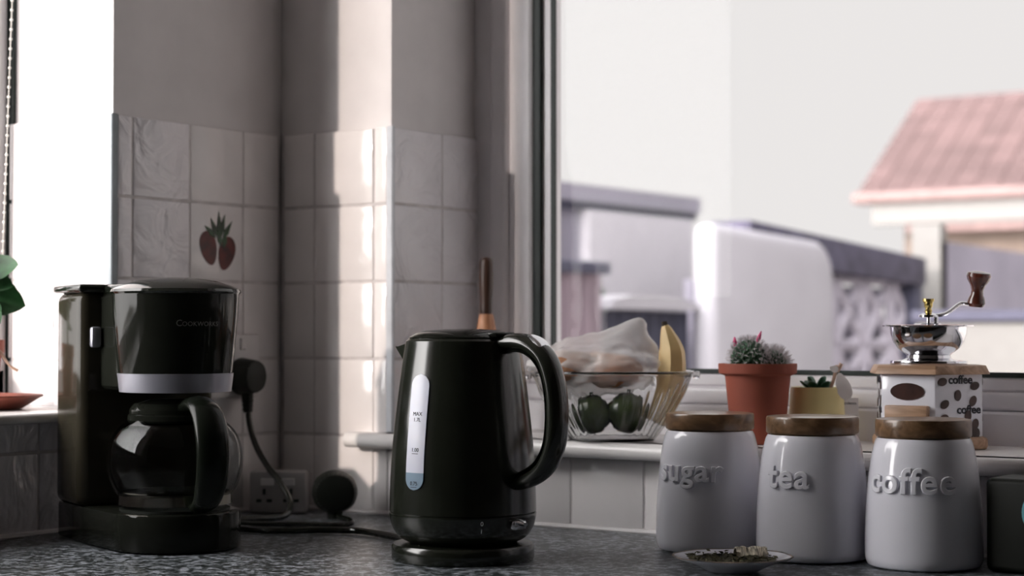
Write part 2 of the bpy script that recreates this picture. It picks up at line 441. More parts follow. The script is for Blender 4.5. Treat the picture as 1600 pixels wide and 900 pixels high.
# strawberry print on the tile
def berry(cx, cz, s, tilt, sx=1):
    P_ = []
    for k in range(24):
        a = 2*math.pi*k/24; y = math.cos(a); x = math.sin(a)
        wd_ = .78*(1-.28*(1-y)*.6)
        P_.append((x*wd_*s, y*s))
    ct, st = math.cos(tilt), math.sin(tilt)
    return [(cx+x*ct-z*st, cz+x*st+z*ct) for x, z in P_]
def flat_print(poly, x, m_, name, parent, th=.0005):
    q = MB(); t = bmesh.new()
    A = [t.verts.new((x, p[0], p[1])) for p in poly]; B = [t.verts.new((x+th, p[0], p[1])) for p in poly]
    t.faces.new(A); t.faces.new(B[::-1])
    for i in range(len(A)): j = (i+1) % len(A); t.faces.new((A[i], A[j], B[j], B[i]))
    bmesh.ops.recalc_face_normals(t, faces=t.faces[:])
    q.add(t); return q.obj(name, m_, parent)
flat_print(berry(-.016, -.008, .0235, .30), .0001, M_red, 'strawberry', straw)
flat_print(berry(.018, -.014, .0235, -.32), .0003, M_red, 'strawberry', straw)
for cx, cz, an, L in ((-.006, .020, .5, .014), (.004, .024, .1, .018), (.010, .022, -.25, .017), (.019, .017, -.6, .016), (-.013, .014, .95, .014), (.004, .006, .3, .012), (.014, .004, -.2, .012)):
    ct, st = math.cos(an), math.sin(an)
    pts = [(cx+x*ct-z*st, cz+x*st+z*ct) for x, z in ((0, -L), (.0045, -L*.2), (0, L), (-.0045, -L*.2))]
    flat_print(pts, .0006, M_green, 'berry_leaf', straw)

# right window: frame, seals, sill, glass
m = MB()
yb = .2
m.b2((RW0, .195, W+RSILL-.02), (RW0+.034, .27, W+WTOP)); m.b2((RW0+.034, .183, W+RSILL), (RW0+.062, .27, W+WTOP), .008, 3)
m.b2((RW0+.062, .190, W+RSILL), (RW0+.100, .27, W+WTOP), .003)
m.b2((RW0+.100, .204, W+.187), (RW0+.126, .222, W+WTOP), .002)
m.b2((RW0, .180, W+RSILL-.02), (RW1, .27, W+.150), .003); m.b2((RW0+.06, .186, W+.150), (RW1, .27, W+.173), .006, 3); m.b2((RW0+.06, .192, W+.173), (RW1, .27, W+.190), .003)
m.b2((RW0, .19, W+WTOP-.08), (RW1, .27, W+WTOP), .004); m.b2((RW1-.09, .19, W+RSILL), (RW1, .27, W+WTOP), .004)
window_1 = struct(m.obj('window_1', M_upvc))
m = MB(); m.b2((RW0+.100, .196, W+.189), (RW0+.111, .206, W+WTOP-.08)); m.b2((RW0+.100, .193, W+.190), (RW1-.09, .205, W+.196)); m.b2((RW0+.125, .203, W+.19), (RW0+.129, .212, W+WTOP-.08)); m.obj('seal', M_gasket, window_1)
m = MB(); m.b2((RW0+.118, .212, W+.185), (RW1-.08, .216, W+WTOP-.07)); m.obj('pane', M_pane, window_1)
m = MB()
m.b2((RW0, -.020, W+RSILL-.02), (RW1, .195, W+RSILL)); m.b2((.142, -.020, W+RSILL-.02), (RW1+.05, .0015, W+RSILL))
m.tube([(.140, -.022, W+RSILL-.010), (RW1+.05, -.022, W+RSILL-.010)], .0102, 16); m.tube([(.142, -.022, W+RSILL-.010), (.142, 0, W+RSILL-.010)], .0102, 16)
struct(m.obj('sill', M_sill, window_1))

# left window
m = MB()
m.b2((-.27, LW0-.045, W+LSILL), (-.200, LW0+.002, W+WTOP), .005, 2); m.b2((-.27, LW1, W+LSILL), (-.2, LW1+.05, W+WTOP), .005, 2)
m.b2((-.27, LW1, W+LSILL-.01), (-.2, LW0, W+LSILL+.05), .005, 2); m.b2((-.27, LW1, W+WTOP-.05), (-.2, LW0, W+WTOP), .005, 2)
window_2 = struct(m.obj('window_2', M_upvc))
m = MB(); m.b2((-.2005, LW0-.0015, W+LSILL), (-.190, LW0+.004, W+WTOP)); m.obj('seal', M_gasket, window_2)
m = MB(); m.b2((-.238, LW1+.04, W+LSILL+.04), (-.234, LW0-.035, W+WTOP-.04)); m.obj('pane', M_pane, window_2)
m = MB(); m.b2((-.21, LW1, W+LSILL-.012), (.026, LW0, W+LSILL)); m.tube([(.026, LW1, W+LSILL-.006), (.026, LW0, W+LSILL-.006)], .0062, 12)
struct(m.obj('sill', M_sill, window_2))

# worktop, L shaped, as one continuous top
m = MB(); t = bmesh.new()
poly = [(.0, .0), (2.95, .0), (2.95, -.60), (.61, -.60), (.61, -3.35), (.0, -3.35)]
m.prism(poly, W-.038, W-.0005, bev=.003)
tag(m.obj('worktop', M_work), 'grey speckled granite-effect worktop that everything on the counter stands on', 'worktop')
m = MB(); m.b2((.0, RY+.05, .1), (.56, -.02, W-.038)); m.b2((.56, -.56, .1), (2.95, -.02, W-.038)); struct(m.obj('trim_3', M_plate))
m = MB(); m.b2((.02, RY+.05, 0), (.5, -.04, .1)); m.b2((.5, -.5, 0), (2.9, -.04, .1)); struct(m.obj('baseboard_left', M_plate))

# ------------------------------------------------------------------ kettle
K = thing('electric_kettle', 'tall matt black electric kettle on a round base, with handle and pale water gauge', 'kettle', (.556, -.324, W), R_(-6))
kp = bez([(.058, .019), (.068, .024), (.0755, .034), (.079, .047), (.0790, .056), (.0778, .095), (.0752, .13), (.0702, .175), (.0663, .205), (.0632, .226), (.0618, .234)], 5)
krad = interp(kp)
m = MB()
low = [(0, .019)] + [p for p in kp if p[1] <= .0505] + [(.0782, .0512)]
m.lathe(low, seg=72); m.obj('lower_body', M_blacksat, K)
m = MB(); up = [(.0782, .0512)] + [p for p in kp if p[1] > .0515] + [(.058, .237), (.05, .237)]
m.lathe(up, seg=72); m.obj('body', M_blacksat, K)
m = MB(); m.lathe([(0, .2475), (.02, .247), (.04, .2455), (.052, .2425), (.0585, .238), (.058, .234), (0, .234)], seg=64); m.b2((.03, -.016, .238), (.062, .016, .2435), .002, 2); m.obj('lid', M_blackgloss, K)
m = MB(); t = bmesh.new()                                             # beak
v = [t.verts.new(p) for p in ((-.1025, 0, .2285), (-.056, .020, .234), (-.056, -.020, .234), (-.063, .017, .2), (-.063, -.017, .2), (-.066, 0, .187), (-.098, .004, .2270), (-.098, -.004, .2270))]
for f in ((0, 6, 1, 2, 7), (0, 5, 3, 6), (6, 3, 1), (0, 7, 4, 5), (7, 2, 4), (1, 3, 5, 4, 2)): t.faces.new([v[i] for i in f])
bmesh.ops.recalc_face_normals(t, faces=t.faces[:]); m.add(t); m.obj('spout', M_blacksat, K)
hp = [(.050, 0, .228), (.074, 0, .2335), (.097, 0, .2305), (.117, 0, .217), (.1285, 0, .192), (.1325, 0, .160), (.1295, 0, .128), (.117, 0, .104), (.097, 0, .0905), (.070, 0, .0835)]
m = MB(); m.tube(hp, [.9, 1, 1, 1, 1, 1, .98, .95, .9, .8], 20, flat=(.0145, .0092), up=(0, 0, 1), sub=5); m.obj('handle', M_blacksat, K)
m = MB(); m.tube([(.0595, 0, .221), (.074, 0, .2242), (.094, 0, .2212), (.1095, 0, .2100), (.1195, 0, .190), (.1233, 0, .160), (.1203, 0, .130), (.1095, 0, .1105), (.093, 0, .0995), (.075, 0, .0930)], 1, 12, flat=(.0098, .0016), up=(0, 0, 1), sub=4); m.obj('handle_inlay', M_blackgloss, K)
m = MB(); m.tube([(.098, 0, .2402), (.1065, 0, .2360), (.1145, 0, .2290), (.121, 0, .2190)], [.55, 1, 1, .55], 14, flat=(.0095, .0021), up=(0, 0, 1), sub=5)
o = m.obj('lid_button', M_chrome, K); o['label'] = 'shiny silver lid release button'
def strip(z0, z1, hw, az, lift, N=40, round_top=True, round_bot=True):
    t = bmesh.new(); rows = []
    for i in range(N+1):
        z = z0+(z1-z0)*i/N; w = hw
        if round_bot and z < z0+hw: w = hw*math.sqrt(max(1-((z0+hw-z)/hw)**2, .002))
        if round_top and z > z1-hw: w = hw*math.sqrt(max(1-((z-z1+hw)/hw)**2, .002))
        r = krad(z)+lift; rows.append([t.verts.new((r*math.cos(az+k*w/4/r), r*math.sin(az+k*w/4/r), z)) for k in range(-4, 5)])
    for A, B in zip(rows, rows[1:]):
        for k in range(8): t.faces.new((A[k], A[k+1], B[k+1], B[k]))
    g = t.faces[:]; ex = bmesh.ops.extrude_face_region(t, geom=g)
    vv = [q for q in ex['geom'] if isinstance(q, bmesh.types.BMVert)]
    for q in vv: d = Vector((q.co.x, q.co.y, 0)).normalized(); q.co -= d*.0022
    bmesh.ops.recalc_face_normals(t, faces=t.faces[:])
    return t
AZ = R_(-88)
m = MB(); m.add(strip(.0965, .1995, .0122, AZ, .0012, 50, True, False)); o = m.obj('water_gauge', M_gauge, K); o['label'] = 'pale frosted upright water gauge strip'
m = MB(); m.add(strip(.0785, .0965, .0122, AZ, .0012, 20, False, True)); o = m.obj('water_level', M_water, K); o['label'] = 'blue-grey water showing in the gauge'
for tx, z in (('MAX', .156), ('1.7L', .150), ('1.00', .1185), ('0.75', .0835)):
    m = MB(); m.add(wrap(text_mesh(tx, .0058, .0001), AZ, z, krad, .0014)); m.obj('gauge_mark', M_blacktext, K)
m = MB()
for z in (.1165, .0815):
    m = MB(); m.add(wrap((lambda t: (bmesh.ops.create_cube(t, size=1), [setattr(v_, 'co', Vector((v_.co.x*.008, v_.co.y*.0006, v_.co.z*.0002))) for v_ in t.verts], t)[-1])(bmesh.new()), AZ, z, krad, .0014)); m.obj('gauge_line', M_blacktext, K)
m = MB(); m.box((.0795, -.003, .0415), (.010, .020, .010), None, .002, 2); m.tube([(.078, -.004, .044), (.086, -.004, .0445), (.0925, -.004, .043)], [.0045, .0036, .0022], 12, flat=(1.6, 1)); o = m.obj('switch_lever', M_chrome, K); o['label'] = 'small chrome on-off lever'
m = MB()
m.add(wrap(text_mesh('0', .0065, .0001), R_(-33), .0425, krad, .0003)); m.add(wrap(text_mesh('I', .0065, .0001), R_(-33), .0345, krad, .0003)); m.obj('switch_marks', M_whitetext, K)
m = MB(); m.lathe([(0, 0), (.0755, 0), (.0768, .002), (.0768, .0145), (.0750, .0172), (.060, .0182), (.0565, .019), (0, .019)], seg=72); m.obj('base', M_blacksat, K)

# ------------------------------------------------------------------ coffee machine
C = thing('coffee_machine', 'black filter coffee machine with silver band and glossy domed lid', 'coffee machine', (.227, -.428, W), R_(-24))
def stadium(r, x0, hw, n_=20):
    """D-shaped plan: a half disc of radius r in front (+x), a block back to x0 of half width hw"""
    P_ = [(r*math.cos(a), r*math.sin(a)) for a in [R_(-90+180*i/n_) for i in range(n_+1)]]
    return P_ + [(x0*.5, hw), (x0, hw), (x0, -hw), (x0*.5, -hw)]
m = MB(); m.prism(stadium(.074, -.185, .078), 0, .043, bev=.004); m.obj('base', M_blackgloss, C)
m = MB(); m.lathe([(0, .0432), (.062, .0432), (.062, .0455), (.058, .0465), (0, .0465)], seg=48); m.obj('hot_plate', M_blackmatt, C)
m = MB(); m.box((-.135, 0, .166), (.092, .166, .250), None, .012, 4); m.obj('water_tank', M_blacktank, C)
m = MB(); m.box((-.133, 0, .2945), (.100, .172, .010), None, .0045, 3); o = m.obj('tank_lid', M_blacklid, C)
m = MB(); m.lathe([(0, .178), (.060, .178), (.0640, .197), (.0700, .262), (.0712, .288), (0, .288)], seg=64)
m.b2((-.10, -.058, .178), (-.02, .058, .288), .004); m.obj('brew_head', M_blackgloss, C)
m = MB(); m.lathe([(.060, .1762), (.0628, .1765), (.0652, .1972), (.0640, .1975)], seg=64, close=True); o = m.obj('silver_band', M_silver, C); o['label'] = 'brushed silver band round the brew head'
m = MB(); m.lathe([(0, .3062), (.022, .3052), (.045, .3018), (.062, .2968), (.0722, .2922), (.0738, .2892), (.072, .2868), (0, .2868)], seg=64); m.box((-.055, 0, .2925), (.075, .112, .012), None, .004, 2); m.obj('lid', M_blacklid, C)
hr = interp([(.0640, .197), (.0700, .262), (.0712, .288)])
m = MB()
t = text_mesh('C', .0100, .00012); q = text_mesh('OOKWORKS', .0072, .00012, spacing=1.05)
for v in t.verts: v.co.x -= .0215
for v in q.verts: v.co.x += .0035
m.add(wrap(t, 0, .2505, hr, .0002)); m.add(wrap(q, 0, .2505, hr, .0002)); m.obj('lettering', M_greytext, C)
m = MB(); m.box((-.084, -.066, .238), (.010, .012, .024), None, .003, 2); o = m.obj('tank_latch', M_silver, C); o['label'] = 'grey latch between tank and brew head'

F = thing('coffee_pot', 'round glass coffee pot with black lid and big black handle on the hot plate', 'coffee pot', (.227, -.428, W+.0465), R_(-24))
gp = bez([(.052, .0), (.060, .003), (.0625, .012), (.0685, .020), (.0745, .036), (.0757, .052), (.0738, .070), (.0670, .085), (.0560, .096), (.0495, .101)], 5)
m = MB(); inner = [(max(r-.0022, 0), z+.002) for r, z in gp][::-1]
m.lathe([(0, 0)] + gp + inner[:-1] + [(0, .003)], seg=64); m.obj('glass_jug', M_carafe, F)
m = MB(); m.lathe([(.0626, .0035), (.0644, .004), (.0644, .0165), (.0626, .017)], seg=64, close=True); o = m.obj('metal_band', M_chromed, F); o['label'] = 'bright metal band round the foot of the jug'
m = MB(); m.lathe([(.0500, .094), (.0535, .096), (.0535, .1035), (.0500, .106), (.0, .106)], seg=48); m.obj('collar', M_blackgloss, F)
m = MB(); m.lathe([(0, .1225), (.030, .1215), (.046, .117), (.0515, .110), (.0515, .1055), (0, .1055)], seg=48); m.obj('lid', M_blackgloss, F)
m = MB(); m.tube([(.042, 0, .112), (.070, 0, .1185), (.095, 0, .109), (.1105, 0, .085), (.114, 0, .058), (.108, 0, .032), (.095, 0, .012), (.072, 0, .004), (.060, 0, .010)], [.9, 1, 1.1, 1.15, 1.15, 1.1, .95, .7, .5], 20, flat=(.0165, .0088), up=(0, 0, 1), sub=5); m.obj('handle', M_blackhandle, F)

# ------------------------------------------------------------------ storage jars
jp = bez([(.0585, .0025), (.0605, .008), (.0608, .018), (.0606, .035), (.0600, .051), (.0587, .072), (.0567, .093), (.0538, .1135), (.0505, .128), (.0478, .1335)], 5)
jrad = interp(jp)
def jar(word, size, az, loc, label, scale=1.0, grain=0):
    J = thing('storage_jar', label, 'jar', loc, 0, 'storage jars on the worktop'); J.scale = (scale,)*3
    m = MB(); m.lathe([(0, 0), (.054, 0), (.057, .0008)] + jp + [(.0455, .1335), (.0455, .132), (0, .132)], seg=80); b_ = m.obj('body', M_ceramic, J)
    t = text_mesh(word, size, .0016, .0009, .0002, spacing=1.08); subdiv_long(t, .006)
    m = MB(); m.add(wrap(t, az, .0885-size*.25, jrad, .0004)); m.obj('raised_lettering', M_ceramic, b_)
    m = MB(); m.lathe([(0, .132), (.0455, .132), (.0455, .1345), (.0488, .1350), (.0497, .1365), (.0497, .1505), (.0488, .1528), (.045, .1534), (0, .1534)], seg=80); o = m.obj('lid', M_lidwood, J); o['label'] = 'flat round wooden lid'
    o.rotation_euler = (0, 0, grain)
    return J
CAMAZ = lambda x, y: math.atan2(-1.937-y, 1.75-x)
for word, size, off, (x, y), label, g in (
        ('sugar', .034, -26, (.731, -.093), 'white ceramic jar lettered sugar with a wooden lid', .3),
        ('tea', .036, -27, (.863, -.104), 'white ceramic jar lettered tea with a wooden lid', .9),
        ('coffee', .036, -15, (.987, -.097), 'white ceramic jar lettered coffee with a wooden lid', 1.2)):
    jar(word, size, CAMAZ(x, y)+R_(off), (x, y, W), label, 1.0, g)

# ------------------------------------------------------------------ small dish with dried bits
D = thing('small_dish', 'small faceted white dish with a worn brown rim in front of the tea jar', 'dish', (.843, -.249, W), R_(20))
facet = lambda r, z, a: r*(1+.035*abs(math.cos(4*a))) if z > .004 else r
m = MB(); m.lathe([(0, 0), (.026, 0), (.030, .002), (.044, .009), (.0575, .0135), (.0595, .0148), (.0575, .0152), (.044, .0112), (.028, .005), (0, .004)], seg=64, mod=facet); m.obj('bowl', M_ceramic, D, ang=20)
m = MB(); m.lathe([(.0572, .0150), (.0590, .0146), (.0602, .0152), (.0590, .0160)], seg=64, mod=facet, close=True); o = m.obj('rim', mat('worn_rim', (.10, .075, .06), .5, var=.7, vs_=60), D); o['label'] = 'dark worn rim of the dish'
m = MB()
for k in range(420):
    a = random.random()*6.283; r = .046*math.sqrt(random.random()); x, y = r*math.cos(a), r*math.sin(a); z = .0075+.009*(r/.05)**2+random.random()*.0045*(1-r/.06)
    e = Vector((random.uniform(-1, 1), random.uniform(-1, 1), random.uniform(-.4, .4))).normalized(); f_ = e.orthogonal().normalized(); L = random.uniform(.0015, .0045)
    p_ = Vector((x, y, z)); m.quad(p_-e*L, p_+f_*L*.35, p_+e*L, p_-f_*L*.35)
m.lathe([(0, .0085), (.030, .0088), (.045, .0122)], seg=24)
hb = m.obj('dried_herbs', M_herb, None, (.843, -.249, W), R_(20)); hb['kind'] = 'stuff'; tag(hb, 'dark dried leaf bits lying in the small white dish', 'dried leaves')
m = MB(); t = bmesh.new(); bmesh.ops.create_grid(t, x_segments=14, y_segments=8, size=1)
for v in t.verts:
    nz_ = mnoise.noise(v.co*2.2); v.co = Vector((v.co.x*.016, v.co.y*.010+.003*nz_, .006+.006*math.cos(v.co.y*1.8)+.003*mnoise.noise(v.co*3.1+Vector((5, 0, 0)))))
bmesh.ops.solidify(t, geom=t.faces[:], thickness=.0006)
m.add(t); o = m.obj('crumpled_wrapper', M_foil, None, (.857, -.236, W+.012), R_(40)); tag(o, 'crumpled striped wrapper lying on the bits in the dish', 'wrapper')

# ------------------------------------------------------------------ coffee grinder
ZS = W+RSILL
Gr = thing('coffee_grinder', 'hand coffee grinder, white hexagonal body with beans, steel bowl and crank', 'coffee grinder', (.909, .108, ZS), R_(-1.5))
hexa = lambda r, off=0.0: [(r*math.cos(R_(-60+60*k)+off), r*math.sin(R_(-60+60*k)+off)) for k in range(6)]
HR = .0650; AP = HR*math.cos(R_(30))
m = MB(); m.prism(hexa(HR+.007), 0, .0145, bev=.004); o = m.obj('foot_board', M_grwood, Gr)
m = MB(); m.prism(hexa(HR), .0145, .0858, bev=.0012); m.obj('body', M_ceramic, Gr)
m = MB(); m.prism(hexa(HR+.010), .0858, .0960, top_scale=.93, bev=.0012); m.obj('top_board', M_grwood, Gr)
m = MB(); m.box((0, -AP-.004, .0335), (.052, .010, .034), None, .002, 2); dr = m.obj('drawer', M_grwood, Gr); dr['label'] = 'small pale wood drawer front'
def on_face(t, k, u, z, lift=.0004):
    """lay a flat print (x along, y up) on hexagon side k"""
    a = R_(-90+60*k); nx, ny = math.cos(a), math.sin(a); tx, ty = -ny, nx
    for v in t.verts:
        x, y, w = v.co; v.co = Vector((nx*(AP+lift+w)+tx*(u+x), ny*(AP+lift+w)+ty*(u+x), z+y))
    return t
def ell(a, b, rot=0.0, th=.0006, k=20):
    t = bmesh.new(); c_, s_ = math.cos(rot), math.sin(rot)
    P_ = [(a*math.cos(2*math.pi*i/k), b*math.sin(2*math.pi*i/k)) for i in range(k)]
    P_ = [(x*c_-y*s_, x*s_+y*c_) for x, y in P_]
    A = [t.verts.new((x, y, 0)) for x, y in P_]; B = [t.verts.new((x, y, th)) for x, y in P_]
    t.faces.new(B); t.faces.new(A[::-1])
    for i in range(k): j = (i+1) % k; t.faces.new((A[i], A[j], B[j], B[i]))
    return t
m = MB(); m.add(on_face(ell(.0208, .0098), 0, -.001, .0662)); o = m.obj('oval_plaque', M_beans, Gr); o['label'] = 'dark oval plaque above the drawer'
bean_spots = [(-.023, .0775, .2), (.0215, .0725, .3), (-.002, .062, 1.5), (.019, .0555, 1.05), (-.020, .052, .55), (.012, .0385, 1.5), (.022, .029, 1.3), (-.021, .036, .4), (.016, .019, 1.2), (.0235, .0185, 1.4), (-.006, .026, .9)]
for k in (1, 2, -1, -2):
    for i, (u, z, an) in enumerate(bean_spots):
        m = MB(); m.add(on_face(ell(.0064, .0046, an), k, u, z)); m.obj('coffee_bean_print', M_beans, Gr)
for k in (1, -1):
    for u_, z_ in ((.002, .0755), (.0135, .0415)): m = MB(); m.add(on_face(text_mesh('coffee', .0135, .0003, 0, .0003), k, u_, z_)); m.obj('lettering', M_blacktext, Gr)
m = MB(); m.lathe([(0, .096), (.0435, .096), (.0440, .0975), (.0435, .1005), (.0300, .1015), (.0255, .1035), (.0245, .107), (.0285, .110), (.0355, .115), (.0405, .1225), (.0435, .132), (.0442, .1395), (.0525, .1405), (.0528, .1418), (.0435, .1424), (.0425, .139), (.030, .118), (0, .112)], seg=72); m.obj('bowl', M_chrome, Gr)
m = MB(); m.lathe([(0, .118), (.0025, .118), (.0025, .158), (0, .158)], seg=16); m.tube([(-.016, 0, .1425), (.014, 0, .1425)], .0022, 8, flat=(2.4, .8)); m.tube([(.0095, 0, .1425), (.0095, 0, .154)], .0024, 10); m.obj('post', M_chrome, Gr)
m = MB(); m.lathe([(0, .1505), (.0115, .1512), (.0115, .1535), (.006, .156), (0, .156)], seg=32); m.obj('hub_plate', M_chrome, Gr)
m = MB(); m.lathe([(0, .1555), (.0035, .156), (.0045, .1585), (.0032, .161), (.0048, .1635), (.0050, .1675), (.0068, .1695), (.0068, .1725), (0, .1728)], seg=24); o = m.obj('brass_nut', M_brass, Gr); o['label'] = 'small brass nut on top of the crank'
ca, sa = math.cos(R_(30)), math.sin(R_(30))
m = MB(); m.tube([(0, 0, .1535), (.012*ca, .012*sa, .1535), (.022*ca, .022*sa, .1565), (.034*ca, .034*sa, .1655), (.040*ca, .040*sa, .1672), (.058*ca, .058*sa, .1640)], 1, 10, flat=(.0050, .0023), sub=4); cr = m.obj('crank', M_chrome, Gr)
m = MB(); m.lathe([(0, -.002), (.0085, -.001), (.0105, .003), (.0095, .008), (.0072, .013), (.0069, .018), (.0088, .024), (.0128, .030), (.0142, .0345), (.0128, .0385), (.006, .040), (0, .040)], seg=36); o = m.obj('crank_handle', M_knobwood, cr, (.054*ca, .054*sa, .1645)); o.rotation_euler = (R_(4), R_(8), 0); o['label'] = 'turned dark red wooden handle'

# ------------------------------------------------------------------ potted cactus
Pc = thing('potted_cactus', 'small dark green cactus with pink buds in a terracotta pot on the window sill', 'potted cactus', (.712, .060, ZS), .4)
m = MB(); m.lathe([(0, 0), (.0300, 0), (.0312, .001), (.0392, .0815), (.0440, .0835), (.0465, .0845), (.0472, .0945), (.0468, .0962), (.0430, .0962), (.0420, .0880), (.0395, .084), (0, .084)], seg=64); m.obj('pot', M_terra, Pc)
m = MB(); m.lathe([(0, .0905), (.02, .0900), (.0415, .0880)], seg=32); m.obj('soil', M_soil, Pc)
ctoc = CAMAZ(.712, .06)-.4
def loc_r(u, f):    # u to the camera's right, f away from the camera, in the pot's own axes
    a = ctoc+R_(90); return Vector((u*math.cos(a)-f*math.cos(ctoc), u*math.sin(a)-f*math.sin(ctoc), 0))
def cactus_ball(c, s, nt, seed):
    q = MB(); q.ball(c, s, None, 3); sp = MB(); rnd = random.Random(seed)
    for i in range(nt):
        th = math.acos(1-1.15*(i+.5)/nt); ph = i*2.39996
        d = Vector((math.sin(th)*math.cos(ph), math.sin(th)*math.sin(ph), math.cos(th)))
        p_ = Vector(c)+Vector((d.x*s[0], d.y*s[1], d.z*s[2])); q.ball(p_, (.0035,)*3, None, 1)
        for _ in range(5):
            e = (d+Vector((rnd.uniform(-.8, .8), rnd.uniform(-.8, .8), rnd.uniform(-.5, .9)))).normalized(); f_ = e.orthogonal()*.00035
            b_ = p_+d*.003; sp.quad(b_-f_, b_+f_, b_+e*.0075+f_*.3, b_+e*.0075-f_*.3)
    return q, sp
c1 = loc_r(-.010, 0)+Vector((0, 0, .0995)); c2 = loc_r(.017, .004)+Vector((0, 0, .094))
q, sp = cactus_ball(c1, (.0195, .0195, .0225), 110, 1); b1 = q.obj('cactus_body', M_cactus, Pc); sp.obj('spines', M_spine, b1, kind='stuff')
q, sp = cactus_ball(c2, (.0155, .0155, .0160), 70, 2); b2_ = q.obj('cactus_body', M_cactus, Pc)
rnd = random.Random(5)
for i in range(420):
    d = Vector((rnd.gauss(0, 1), rnd.gauss(0, 1), abs(rnd.gauss(0, .8)))).normalized(); p_ = c2+d*.0145; e = (d+Vector((rnd.uniform(-.7, .7), rnd.uniform(-.7, .7), rnd.uniform(0, .7)))).normalized(); f_ = e.orthogonal()*.0003
    sp.quad(p_-f_, p_+f_, p_+e*.014+f_*.3, p_+e*.014-f_*.3)
sp.obj('spines', M_spine, b2_, kind='stuff')
for u, z, tilt, h in ((-.0265, .117, -.1, .011), (-.0015, .118, .35, .017)):
    p_ = loc_r(u, 0); r_ = loc_r(1, 0)
    m = MB(); base = p_+Vector((0, 0, z)); m.tube([base, base+Vector((0, 0, h*.5))+r_*h*.5*tilt, base+Vector((0, 0, h))+r_*h*tilt], [.0016, .0026, .0006], 8, sub=3); m.obj('flower_bud', M_pink, Pc)

# ------------------------------------------------------------------ yellow pot with succulent
Ys = thing('potted_succulent', 'green rosette succulent in a small yellow pot behind the tea jar', 'potted succulent', (.757, .128, ZS), .2)
m = MB(); m.lathe([(0, 0), (.0325, 0), (.0345, .002), (.0322, .0655), (.0312, .0672), (.0295, .0665), (.0292, .058), (0, .058)], seg=56); m.obj('pot', M_yellow, Ys)
m = MB(); m.lathe([(0, .0605), (.0292, .0595)], seg=32); m.obj('soil', M_soil, Ys)
def fleshy_leaf(L, w, th, lift, name, m_, parent, c, az):
    q = MB(); P_ = [(0, 0, 0), (L*.35, 0, lift*.25), (L*.7, 0, lift*.65), (L*.9, 0, lift*.92), (L, 0, lift)]
    q.tube(P_, [.45, .9, 1, .65, .08], 10, flat=(w, th), up=(0, 0, 1), sub=3)
    return q.obj(name, m_, parent, c, az)
for ring, (nl, L, lift, w) in enumerate(((7, .027, .006, .0075), (6, .021, .013, .0065), (4, .013, .017, .005))):
    for k in range(nl): fleshy_leaf(L, w, .0022, lift, 'leaf', M_succ, Ys, (0, 0, .0600+.0015*ring), 6.283*k/nl+ring*.45)
T = thing('plant_marker', 'wooden stick with a white wooden leaf tag stuck in the yellow pot', 'plant marker', (.757, .128, ZS+.060))
ar = CAMAZ(.757, .128)+R_(90); rv = Vector((math.cos(ar), math.sin(ar), 0)); fv = Vector((-math.cos(CAMAZ(.757, .128)), -math.sin(CAMAZ(.757, .128)), 0))
p0 = rv*.014-fv*.016
m = MB(); m.tube([p0, p0+Vector((0, 0, .016))+rv*.006, p0+Vector((0, 0, .034))+rv*.010], [.0021, .0021, .0021], 10); m.tube([p0+Vector((0, 0, .026))+rv*.010-fv*.002, p0+Vector((0, 0, .036))+rv*.0155-fv*.002], .0026, 10); m.obj('stick', M_stick, T)
def petal(L, w, c, ang, name, tilt=0):
    t = bmesh.new(); K_ = 16; P_ = []
    for i in range(K_): a = 2*math.pi*i/K_; P_.append((w*math.sin(a)*(1-.25*math.cos(a)), L/2*math.cos(a)))
    A = [t.verts.new((x, y, -.0011)) for x, y in P_]; B = [t.verts.new((x, y, .0011)) for x, y in P_]
    t.faces.new(A[::-1]); t.faces.new(B)
    for i in range(K_): j = (i+1) % K_; t.faces.new((A[i], A[j], B[j], B[i]))
    ca_, sa_ = math.cos(ang), math.sin(ang)
    for v in t.verts:
        x, y, z = v.co; x, y = x*ca_-y*sa_, x*sa_+y*ca_; v.co = Vector(c)+rv*x+Vector((0, 0, 1))*y-fv*z
    q = MB(); q.add(t); return q.obj(name, M_tag, T)
petal(.034, .0088, p0+rv*.0175+Vector((0, 0, .0085))-fv*.004, .33, 'leaf_tag'); petal(.011, .0042, p0+rv*.0065+Vector((0, 0, .0295))-fv*.004, 1.3, 'leaf_tag')

Lb = thing('plant_label_card', 'small white plant label with barcode and price propped against the window frame', 'label', (.792, .142, ZS), R_(32))
m = MB(); sl = Matrix.Rotation(R_(-10), 3, 'X'); m.box((0, .004, .0275), (.026, .0012, .053), sl); m.obj('card', M_paper, Lb)
m = MB()
def on_card(t, x, z):
    for v in t.verts:
        a, b, c_ = v.co; v.co = sl @ Vector((x+a, -.0010-c_, z+b)) + Vector((0, .004, .0275)) - sl @ Vector((0, 0, 0))
    return t
cz = .0
for tx_, sz_, ofs, px_, pz_ in (('Succulents', .0052, 0, -.0005, .0185), ('£2', .0072, .0001, -.0075, -.0085), ('Succulent', .0042, .0001, .0015, -.0205)): m = MB(); m.add(on_card(text_mesh(tx_, sz_, .0001, 0, ofs), px_, pz_)); m.obj('lettering', M_blacktext, Lb)
m = MB(); x = -.001
for k in range(9):
    w_ = random.choice((.0004, .0007, .0012)); t = bmesh.new(); bmesh.ops.create_cube(t, size=1)
    for v in t.verts: v.co = Vector((v.co.x*w_, v.co.y*.0165, v.co.z*.0001))
    m.add(on_card(t, x, -.006)); x += w_/2+.0011
m.obj('barcode', M_blacktext, Lb)

